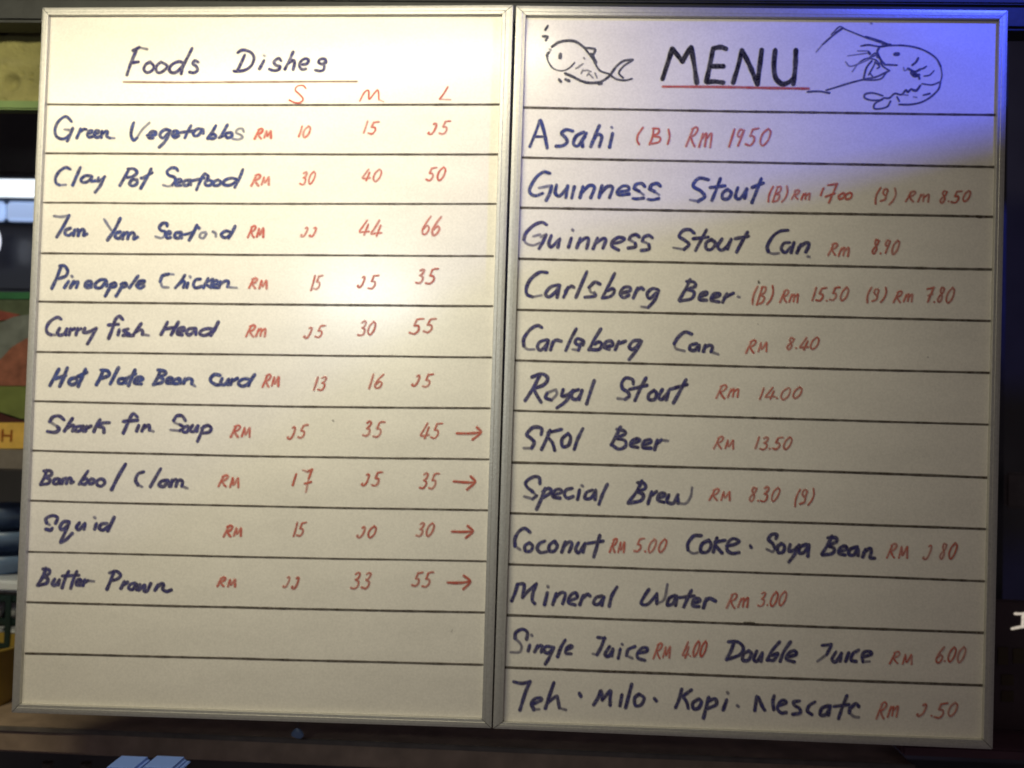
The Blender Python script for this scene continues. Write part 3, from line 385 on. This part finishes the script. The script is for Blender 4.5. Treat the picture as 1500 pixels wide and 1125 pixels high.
# ------------------------------------------------------------------ the two whiteboards
def prof_rail(oa, ob, ia, ib, seed):
    """one extruded aluminium rail between two mitred corners; o = outer corner, i = inner corner (photo px)"""
    YF = -.0065
    A, B, a, b_ = P(*oa, YF), P(*ob, YF), P(*ia, -.001), P(*ib, -.001)
    prof = [(0, .014), (0, -.0056), (.03, -.0062), (.30, -.0065), (.62, -.0064), (.65, -.0061), (.68, -.0063), (.95, -.0060), (.985, -.0054), (1, .0002)]
    V, F = [], []; N = 10; n = len(prof)
    for k in range(N+1):
        t = min(max(k/N, .0006), .9994)        # hairline mitre joints at the corners
        for s, y in prof:
            p0, p1 = A.lerp(B, t), a.lerp(b_, t); q = p0.lerp(p1, s); V.append((q.x, y, q.z))
    for k in range(N):
        for i in range(n-1): F.append((k*n+i, k*n+i+1, (k+1)*n+i+1, (k+1)*n+i))
    return V, F
def whiteboard(outer, inner, label, words, prices, rules):
    c = P(*[(outer[3][k]+outer[2][k])/2 for k in (0, 1)])
    t = empty('whiteboard', (c.x, .006, c.z)); tag(t, label, 'whiteboard', 'hand-written menu whiteboards')
    # writing panel with a real thickness
    f = [P(*q) for q in inner]; V = [(q.x, 0, q.z) for q in f]+[(q.x, .010, q.z) for q in f]
    mesh('panel', V, [(0,3,2,1),(4,5,6,7),(0,1,5,4),(1,2,6,5),(2,3,7,6),(3,0,4,7)], M['board'], t)
    o = [P(*q, -.0065) for q in outer]; V = [(q.x, .0102, q.z) for q in o]+[(q.x, .0138, q.z) for q in o]
    mesh('back_panel', V, [(0,3,2,1),(4,5,6,7),(0,1,5,4),(1,2,6,5),(2,3,7,6),(3,0,4,7)], M['back'], t)
    for k in range(4):
        V, F = prof_rail(outer[k], outer[(k+1) % 4], inner[k], inner[(k+1) % 4], k)
        rl = mesh('frame_rail', V, F, M['alu'], t, smooth=False)
    for x0, y0, xm, ym, x1, y1 in rules:
        n = 9; pts = []
        for k in range(n+1):
            x = x0+(x1-x0)*k/n
            L0 = (x-xm)*(x-x1)/((x0-xm)*(x0-x1)); L1 = (x-x0)*(x-x1)/((xm-x0)*(xm-x1)); L2 = (x-x0)*(x-xm)/((x1-x0)*(x1-xm))
            pts.append((x, y0*L0+ym*L1+y1*L2+rng.uniform(-.2, .2)))
        ink_mesh('ruled_line', [(pts, rng.uniform(2.6, 3.2)+(.45 if t.location.x > 0 else 0), .9)], M['rule'], t, y=-.0003, soft=1.1)
    for inkn, text, segs in words:
        st = []
        for zk, wd, s in segs: st += parse(zk, wd, s)
        nm = 'heading' if text in ('Foods', 'Dishes', 'MENU') else 'handwritten_word'
        ink_mesh(nm, st, M[inkn], t, y=-.0005, label=('black' if inkn == 'black' else 'dark blue')+' handwriting reading '+text)
    for inkn, text, d in prices:
        if isinstance(d, list): st = parse(d[0][0], d[0][1], d[0][2], .85)
        else: st = price(*([d[0], text]+list(d[1:])))
        if text == 'arrow': ink_mesh('arrow', st, M[inkn], t, y=-.0006)
        else: ink_mesh('currency_mark' if text.upper() == 'RM' else ('size_letter' if text in 'SML' else ('size_mark' if '(' in text else 'price')), st, M[inkn], t, y=-.0006, label='red handwriting reading '+text.replace('2 80', '2 80'))
    return t
LO = [(62, 11), (752, 7), (720, 1067), (16.5, 1044)]; LI = [(74, 24), (735.5, 23), (706, 1051.5), (31.5, 1030)]
RO = [(756, 8), (1477, 15), (1454.5, 1098), (722, 1067.5)]; RI = [(771, 24.5), (1461.5, 30), (1438, 1082), (737, 1056)]
lb = whiteboard(LO, LI, 'left whiteboard listing Foods Dishes with S M L prices in red', LEFT_WORDS, LEFT_PRICES, LEFT_RULES)
rb = whiteboard(RO, RI, 'right whiteboard headed MENU with drink prices and fish and prawn drawings', RIGHT_WORDS, RIGHT_PRICES, RIGHT_RULES)
ink_mesh('heading_underline', parse('a', 2.6, "78,300 400,302 800,300 1100,298 1360,297", .8), M['brown'], lb, y=-.0005)
ink_mesh('heading_underline', parse('m', 3.6, "165,572 600,575 1000,583 1310,588", .85), M['red'], rb, y=-.0004)
ink_mesh('fish_drawing', [(p_, w_*.86, d_) for p_, w_, d_ in parse('l', 3.4, FISH, .88)], M['grey'], rb, y=-.0006, soft=1.2)
ink_mesh('prawn_drawing', [(p_, w_*.82, d_) for p_, w_, d_ in parse('n', 3.0, SHRIMP, .86)], M['pen'], rb, y=-.0006, soft=1.2)
sp = [([(487.5, 616), (488, 616.5)], 1.8, .7), ([(663, 922), (661, 926)], 1.2, .35)]
for q_ in sp: ink_mesh('ink_speck', [q_], M['rule'], lb, y=-.0007)
sp = [([(1090, 912), (1104, 912.5)], 2.6, .9), ([(1431, 317), (1436, 318)], 3, .9), ([(1111, 412), (1111.6, 414)], 2.6, .9), ([(1110, 474.5), (1110.5, 475)], 1.2, .6), ([(1359, 523), (1359.5, 523.5)], 1.6, .5), ([(1276, 34), (1277, 34.5)], 2.6, .5)]
for q_ in sp: ink_mesh('ink_speck', [q_], M['rule'], rb, y=-.0007)

# ------------------------------------------------------------------ what shows round the boards
M.update(
    beam=mat('dark_painted_timber', (.022, .024, .024), .6, noise=.25, nscale=30, bump=.4),
    foam=mat('olive_foam', (.24, .225, .085), .9, noise=.22, nscale=45, bump=.9, bscale=160),
    green=mat('green_edge', (.16, .24, .09), .8, noise=.2),
    dark=mat('dark_board', (.07, .07, .072), .6, noise=.4),
    wall=mat('dark_wall', (.10, .10, .095), .9, noise=.35, nscale=4),
    navy=mat('dark_blue_door', (.045, .055, .095), .30, noise=.25, nscale=8, coat=.3),
    tube=mat('glowing_white_box', (.8, .85, .9), .4, emis=(.88, .95, 1), estr=1.25),
    tube2=mat('glowing_bluish_box', (.6, .7, .8), .4, emis=(.40, .54, .86), estr=.75),
    bulb=mat('lit_bulb', (.9, .9, 1), .3, emis=(.80, .86, 1), estr=1.0),
    steel=mat('grey_steel_trim', (.10, .12, .15), .4, metal=.6),
    shelf=mat('grey_brown_shelf', (.15, .13, .11), .6, noise=.25, nscale=40),
    plank=mat('brown_plank', (.34, .25, .18), .55, noise=.3, nscale=25, bump=.3),
    melamine=mat('blue_grey_melamine', (.16, .24, .40), .35, noise=.2, nscale=30),
    bluebowl=mat('light_blue_plastic', (.17, .28, .70), .35, noise=.06),
    white=mat('white_porcelain', (.80, .84, .90), .25),
    crate=mat('dark_green_plastic', (.012, .030, .028), .4),
    yellow=mat('mustard_plastic', (.30, .20, .035), .45, noise=.2, nscale=14),
    p_green=mat('print_green', (.025, .13, .05), .35, noise=.25), p_moss=mat('print_moss', (.07, .09, .05), .35, noise=.3, nscale=60),
    p_red=mat('print_red', (.2, .05, .035), .35, noise=.3, nscale=60), p_grey=mat('print_blue_grey', (.14, .155, .14), .35, noise=.3, nscale=50),
    p_brown=mat('print_brown', (.24, .09, .055), .35, noise=.35, nscale=70), p_leaf=mat('print_leaf', (.14, .17, .045), .35, noise=.25, nscale=40),
    p_maroon=mat('print_maroon', (.060, .018, .014), .35), p_yellow=mat('print_yellow', (.66, .42, .09), .35, noise=.15, nscale=80),
    inkred=ink_mat('label_red', (.24, .03, .012), (.30, .05, .02)),
    maroon=mat('maroon_ledge', (.12, .055, .065), .6, noise=.2), cream=mat('cream_letter', (.75, .70, .58), .5),
    sign=mat('dark_sign', (.09, .06, .056), .5, noise=.5, nscale=9), grime=mat('olive_patch', (.085, .062, .022), .6),
    lampshade=mat('blocker_black', (.02, .02, .02), .6),
)
# dark back of the stall
o = bm_obj('wall', box_bm((-3, 1.3, -.02), (3, 1.4, 3.4), 0), M['wall']); tag(o, kind='structure')
# beam the boards hang from
t = empty('wooden_beam', (0, .06, P(750, 10, .05).z)); tag(t, 'dark painted beam running across above both whiteboards', 'beam')
a, c = P(-300, -60, .03), P(1800, 30, .03)
bm_obj('plank', box_bm((a.x, .030, P(0, 31, .03).z), (c.x, .075, a.z), .004), M['beam'], t)
bm_obj('plank', box_bm((a.x, .024, P(0, -4, .024).z), (c.x, .0295, P(0, -24, .024).z), .002), M['beam'], t)
# rough olive foam strip left of the left board
t = empty('foam_panel', P(20, 150, .09)); tag(t, 'pitted olive yellow foam panel left of the left whiteboard, under the beam', 'panel')
A, Cc = P(-160, 20, .085), P(95, 158, .085); nx, nz = 90, 50
pits = [(rng.uniform(-.0, 1), rng.rand(), rng.uniform(.006, .016)) for _ in range(60)]
pp = P(17, 120, .085); pits.append(((pp.x-A.x)/(Cc.x-A.x), (pp.z-A.z)/(Cc.z-A.z), .05)); pp = P(5, 40, .085); pits.append(((pp.x-A.x)/(Cc.x-A.x), (pp.z-A.z)/(Cc.z-A.z), .045))
V = []; W_, H_ = Cc.x-A.x, A.z-Cc.z
for j in range(nz+1):
    for i in range(nx+1):
        u_, v_ = i/nx, j/nz; d = .0012*math.sin(u_*31+v_*7)+rng.uniform(-.0006, .0006)
        for (a_, b__, r_) in pits:
            q = math.hypot((u_-a_)*W_, (v_-b__)*H_)/(r_*W_)
            if q < 1: d += .009*(1-q*q)
        V.append((A.x+W_*u_, .085+d, A.z-H_*v_))
n0 = len(V); V += [(A.x, .115, A.z), (Cc.x, .115, A.z), (Cc.x, .115, Cc.z), (A.x, .115, Cc.z)]
F = [(j*(nx+1)+i, (j+1)*(nx+1)+i, (j+1)*(nx+1)+i+1, j*(nx+1)+i+1) for j in range(nz) for i in range(nx)]
bl = nz*(nx+1); F += [tuple([n0+3, n0+2]+[bl+i for i in range(nx, -1, -1)])]
mesh('foam_slab', V, F, M['foam'], t, smooth=True)
bm_obj('green_edge_strip', pbox(-160, 147, 95, 160, .081, .02, .002), M['green'], t)
# dark cupboard behind, with pale boxes under it, their glow added as emission
o = bm_obj('cupboard', pbox(-300, 150, 200, 256, .30, .018, .004), M['wall'], None, off=(0, 0, 0)); tag(o, 'black cupboard front in the gap under the foam panel', 'cupboard')
t = empty('glowing_box', P(20, 275, .60)); tag(t, 'bright white box with added glow, upper of the two left of the board', 'glowing box', 'glowing boxes left of the boards')
bm_obj('glow_face', pbox(-140, 262, 60, 287, .60, .03, .004), M['tube'], t); bm_obj('box_frame', pbox(-150, 257, 70, 292, .612, .05, .003), M['steel'], t)
t = empty('glowing_box', P(20, 310, .62)); tag(t, 'dimmer bluish box with added glow below the bright one, left of the board', 'glowing box', 'glowing boxes left of the boards')
bm_obj('glow_face', pbox(9, 295, 56, 323, .62, .02, .004), M['tube2'], t); bm_obj('glow_face', pbox(-60, 295, 3, 323, .62, .02, .004), M['tube2'], t)
bm_obj('box_frame', pbox(-70, 292, 70, 327, .632, .05, .003), M['steel'], t)
def ball(name, c, rx, ry, rz, m, parent=None, seg=24):
    bm = bmesh.new(); bmesh.ops.create_uvsphere(bm, u_segments=seg, v_segments=seg//2, radius=1)
    for v in bm.verts: v.co = Vector((c[0]+v.co.x*rx, c[1]+v.co.y*ry, c[2]+v.co.z*rz))
    return bm_obj(name, bm, m, parent, smooth=True)
def lathe(name, c, prof, m, parent=None, seg=40):
    V, F = [], []; n = len(prof)
    for k in range(seg):
        a_ = 2*math.pi*k/seg
        for r_, z in prof: V.append((c[0]+r_*math.cos(a_), c[1]+r_*math.sin(a_), c[2]+z))
    for k in range(seg):
        for i in range(n-1):
            k2 = (k+1) % seg; F.append((k*n+i, k2*n+i, k2*n+i+1, k*n+i+1))
    return mesh(name, V, F, m, parent, smooth=True)
o = bm_obj('refrigerator_door', pbox(-300, 329, 140, 428, .45, .05, .006), M['navy'], None, off=(0, 0, 0)); tag(o, 'dark blue glossy door behind the left edge of the left board', 'door')
q = P(-9, 354, .40); t = empty('bulb_lamp', q); tag(t, 'glowing white bulb at the left edge in front of the dark blue door', 'lamp')
ball('bulb', q, .011, .011, .024, M['bulb'], t); ball('cap', (q.x, q.y, q.z+.026), .007, .007, .008, M['steel'], t)
# food poster with a yellow label strip
t = empty('food_poster', P(20, 640, .25)); tag(t, 'printed food picture with a yellow label strip ending in a red H', 'poster')
def pband(name, pts, m, y):
    top = [P(a_, b_, y) for a_, b_ in pts]; n = len(top)
    V = [(v.x, y, v.z) for v in top]+[(v.x, y+.0012, v.z) for v in top]
    F = [tuple(range(n-1, -1, -1)), tuple(range(n, 2*n))]+[(i, (i+1) % n, n+(i+1) % n, n+i) for i in range(n)]
    return mesh(name, V, F, m, t)
bm_obj('backing', pbox(-170, 428, 90, 658, .254, .006, .001), M['p_moss'], t)
pband('print_panel', [(-165, 428), (85, 428), (85, 438), (-165, 438)], M['p_green'], .2520)
pband('print_panel', [(-165, 448), (0, 455), (30, 461), (10, 468), (-165, 500)], M['p_red'], .2515)
pband('print_panel', [(-165, 520), (-20, 490), (0, 473), (20, 464), (40, 461), (85, 460), (85, 490), (35, 498), (15, 510), (0, 530), (-165, 560)], M['p_grey'], .2500)
pband('print_panel', [(-165, 562), (0, 527), (18, 508), (38, 496), (85, 490), (85, 565), (-165, 565)], M['p_brown'], .2485)
pband('print_panel', [(-165, 566), (85, 566), (85, 620), (30, 613), (0, 603), (-165, 600)], M['p_leaf'], .2470)
pband('print_panel', [(-165, 601), (0, 605), (12, 610), (34, 616), (85, 622), (-165, 622)], M['p_maroon'], .2455)
pband('label_strip', [(-165, 619), (85, 619), (85, 657), (-165, 657)], M['p_yellow'], .2440)
ink_mesh('lettering', [([(4, 630), (3, 646)], 3, .9), ([(17, 631), (16, 646)], 3, .9), ([(4, 638), (17, 638.5)], 2.6, .9), ([(-14, 631), (-15, 646)], 3, .9), ([(-14, 631), (-26, 632)], 2.6, .9), ([(-14, 646), (-26, 646)], 2.6, .9)], M['inkred'], t, y=.2435, label='red capitals ending in H')
o = bm_obj('shelf', pbox(-300, 659, 140, 690, .22, .28, .003), M['shelf'], None, off=(0, 0, 0)); tag(o, 'grey brown shelf edge directly under the food poster', 'shelf')
# stack of bowls on the lower shelf
base = P(-30, 850, .30)
zs = [P(-30, yy, .30).z for yy in (848, 812, 776)]
for k, z in enumerate(zs):
    rr = .062-.002*k
    bp_ = (base.x+.004*k, .36, z)
    o = lathe('bowl', bp_, [(0, 0), (rr*.55, 0), (rr*.62, .004), (rr*.9, .018), (rr, .034), (rr-.003, .034), (rr*.86, .019), (rr*.5, .006), (0, .006)], M['melamine'])
    tag(o, ['blue grey bowl at the bottom of the stack, under two others', 'blue grey bowl in the middle of the stack of three', 'blue grey bowl on top of the stack of three'][k], 'bowl', 'bowls stacked behind the left board')
o = bm_obj('reflection_bar', pbox(-220, 851, 90, 868, .28, .16, .004), M['white'], None, off=(0, 0, 0)); tag(o, 'white bar added as a light reflection under the blue grey bowls', 'reflection_bar')  # white bar built in place of a fluorescent reflection
# dark green basket with white cups in it
t = empty('plastic_basket', P(0, 955, .30)); tag(t, 'dark green slatted basket holding white cups', 'basket')
for yy in (874, 908, 943): bm_obj('rim', pbox(-200, yy, 90, yy+9, .27, .012, .002), M['crate'], t)
for xx in (-120, -94, -68, -42, -16, 8, 34, 60): bm_obj('slat', pbox(xx, 872, xx+5, 953, .266, .004, .001), M['crate'], t)
bm_obj('back_wall', pbox(-200, 872, 90, 953, .42, .01, .002), M['crate'], t)
n = 0
for row, yy in enumerate((900, 938)):
    for xx in (-4, 21):
        q = P(xx, yy, .33)
        o = lathe('cup', (q.x, .33, q.z-.004), [(0, 0), (.007, 0), (.0105, .010), (.0115, .024), (.0105, .024), (.009, .010), (0, .003)], M['white'], seg=20)
        tag(o, 'small white cup in the '+('upper' if row == 0 else 'lower')+' row of the green basket, '+('at the photo edge' if xx < 0 else 'next to the board frame'), 'cup', 'cups in the green basket')
# mustard basin
q = P(-52, 1066, .2); q.z = P(60, 1066, .10).z+.0004; zt = P(15, 964, .125).z
rt = .075
o = lathe('basin', (q.x, .205, q.z), [(0, 0), (rt*.80, 0), (rt*.86, .012), (rt*.97, zt-q.z-.006), (rt*1.03, zt-q.z-.003), (rt*1.03, zt-q.z), (rt*.95, zt-q.z), (rt*.8, .01), (0, .01)], M['yellow'])
tag(o, 'mustard yellow plastic basin standing on the lower plank', 'basin')
o = bm_obj('rack', pbox(-300, 955, 140, 961, .28, .16, .001), M['dark'], None, off=(0, 0, 0)); tag(o, 'thin dark rack shelf that the green basket stands on', 'rack')
# lower plank and things under it
t = empty('shelf_plank', P(300, 1085, .10)); tag(t, 'brown plank shelf running below the left whiteboard', 'shelf')
a, c = P(-300, 1066, .10), P(1340, 1106, .10); a.z, c.z = P(60, 1066, .10).z, P(60, 1104, .10).z
bm_obj('board', box_bm((a.x, .10, c.z), (c.x, .42, a.z), .003), M['plank'], t)
bm_obj('edge_strip', box_bm((a.x, .097, a.z-.006), (c.x, .0995, a.z+.001), .001), M['shelf'], t)
for k, (x0, x1, lb_) in enumerate(((149, 196.5, 'light blue plastic box under the plank, left of the pair'), (199, 256, 'light blue plastic box under the plank, right of the pair'))):
    q = P((x0+x1)/2, 1150, -.03); t = empty('plastic_box', q); tag(t, lb_, 'box', 'light blue boxes under the plank')
    bm = pbox(x0, 1126, x1, 1200, -.030, .05, .0035)
    for v in bm.verts:
        if v.co.z > P(0, 1131, -.03).z: v.co.x = q.x+(v.co.x-q.x)*(.93 if k == 0 else .80)
    bm_obj('tub', bm, M['bluebowl'], t)
    bm_obj('rim', pbox(x0-1, 1134, x1+1, 1137, -.0312, .0525, .001), M['bluebowl'], t)
for k, (xx, yy) in enumerate(((70, 1116), (126, 1117))):
    q = P(xx, yy, .2); o = lathe('cup', (q.x, .2, q.z-.02), [(0, 0), (.006, 0), (.008, .02), (.0074, .02), (.0055, .002), (0, .002)], M['shelf'], seg=16)
    tag(o, ['small grey cup at lower left under the plank', 'small grey cup under the plank beside the blue bowls'][k], 'cup')
q = P(436, 1074, .08); t = empty('glint_blob', q); tag(t, 'small pale blue blob added as a light glint under the left board', 'glint')  # solid blob added to stand for a small bluish light reflection
bm = bmesh.new(); bmesh.ops.create_icosphere(bm, subdivisions=2, radius=1)
for v in bm.verts: v.co = Vector((q.x+v.co.x*.008*(1-.4*v.co.z), q.y+v.co.y*.002, q.z+v.co.z*.007))+Vector((rng.uniform(-1, 1), 0, rng.uniform(-1, 1)))*.0008
bm_obj('glint_body', bm, M['melamine'], t); bm_obj('glint_cord', box_bm((q.x-.0006, q.y-.0006, q.z+.006), (q.x+.0006, q.y+.0006, q.z+.03), 0), M['shelf'], t)
# dark area under the plank
o = bm_obj('cabinet', box_bm((P(-400, 0, .43).x, .43, 1.0), (P(1900, 0, .43).x, .47, P(0, 1066, .43).z), .003), M['dark'], None, off=(0, 0, 0)); tag(o, 'black cabinet front below and behind the plank shelf', 'cabinet')
# right of the right board
t = empty('signboard', P(1520, 1000, .18)); tag(t, 'dim brown signboard with a cream letter given a glow right of the right board', 'sign')
bm_obj('panel', pbox(1380, 880, 1760, 1094, .18, .012, .002), M['sign'], t)
ink = [([(1487, 899), (1497, 899), (1512, 897)], 3.4, 1), ([(1499, 899), (1498, 918)], 4.2, 1), ([(1482, 921), (1497, 918), (1514, 916)], 3.6, 1)]
M['creamink'] = ink_mat('cream_letter_added_glow', (.72, .66, .56), (.8, .76, .66)); pc = M['creamink'].node_tree.nodes['Principled BSDF']; pc.inputs['Emission Color'].default_value = (.85, .74, .60, 1); pc.inputs['Emission Strength'].default_value = .75; ink_mesh('letter', ink, M['creamink'], t, y=.1795)  # emission added so the shaded letter comes out bright
for x0, y0, x1, y1 in ((1462, 948, 1477, 974), (1484, 950, 1500, 972), (1467, 988, 1485, 1004), (1467, 1012, 1485, 1028)): bm_obj('patch', pbox(x0, y0, x1, y1, .1785, .0012, .0004), M['grime'], t)  # faint olive spots on the sign panel
o = bm_obj('ledge', pbox(1322, 1098, 1800, 1114, .09, .09, .003), M['maroon'], None, off=(0, 0, 0)); tag(o, 'dark maroon ledge below the right corner of the right board', 'ledge')
o = bm_obj('post', pbox(1388, 60, 1468, 1090, .30, .05, .004), M['dark'], None, off=(0, 0, 0)); tag(o, 'dark upright post behind the right edge of the right board', 'post')
o = bm_obj('hanging_rag', pbox(1474, 692, 1600, 745, .26, .01, .004), M['shelf'], None, off=(0, 0, 0)); tag(o, 'dim grey cloth strip right of the right board at mid height', 'cloth')
# unseen plate added below the blue lamp: its lip gives the edge of the blue light on the right board
e1 = LB.lerp(P(1475, 190), .44); e2 = LB.lerp(P(1130, 282), .44); dv_ = (e1-e2).normalized()
p1, p2 = e1+dv_*.22, e2-dv_*.16
V = [p1, p2, (p2.x, -.62, p2.z-.0), (p1.x, -.62, p1.z-.0)]; V = [Vector(v) for v in V]; V += [v-Vector((0, 0, .003)) for v in V]
o = mesh('blue_light_blocker', V, [(0,1,2,3),(7,6,5,4),(0,4,5,1),(1,5,6,2),(2,6,7,3),(3,7,4,0)], M['lampshade']); tag(o, 'unseen black plate added to cut off the blue light above the right board', 'light blocker')
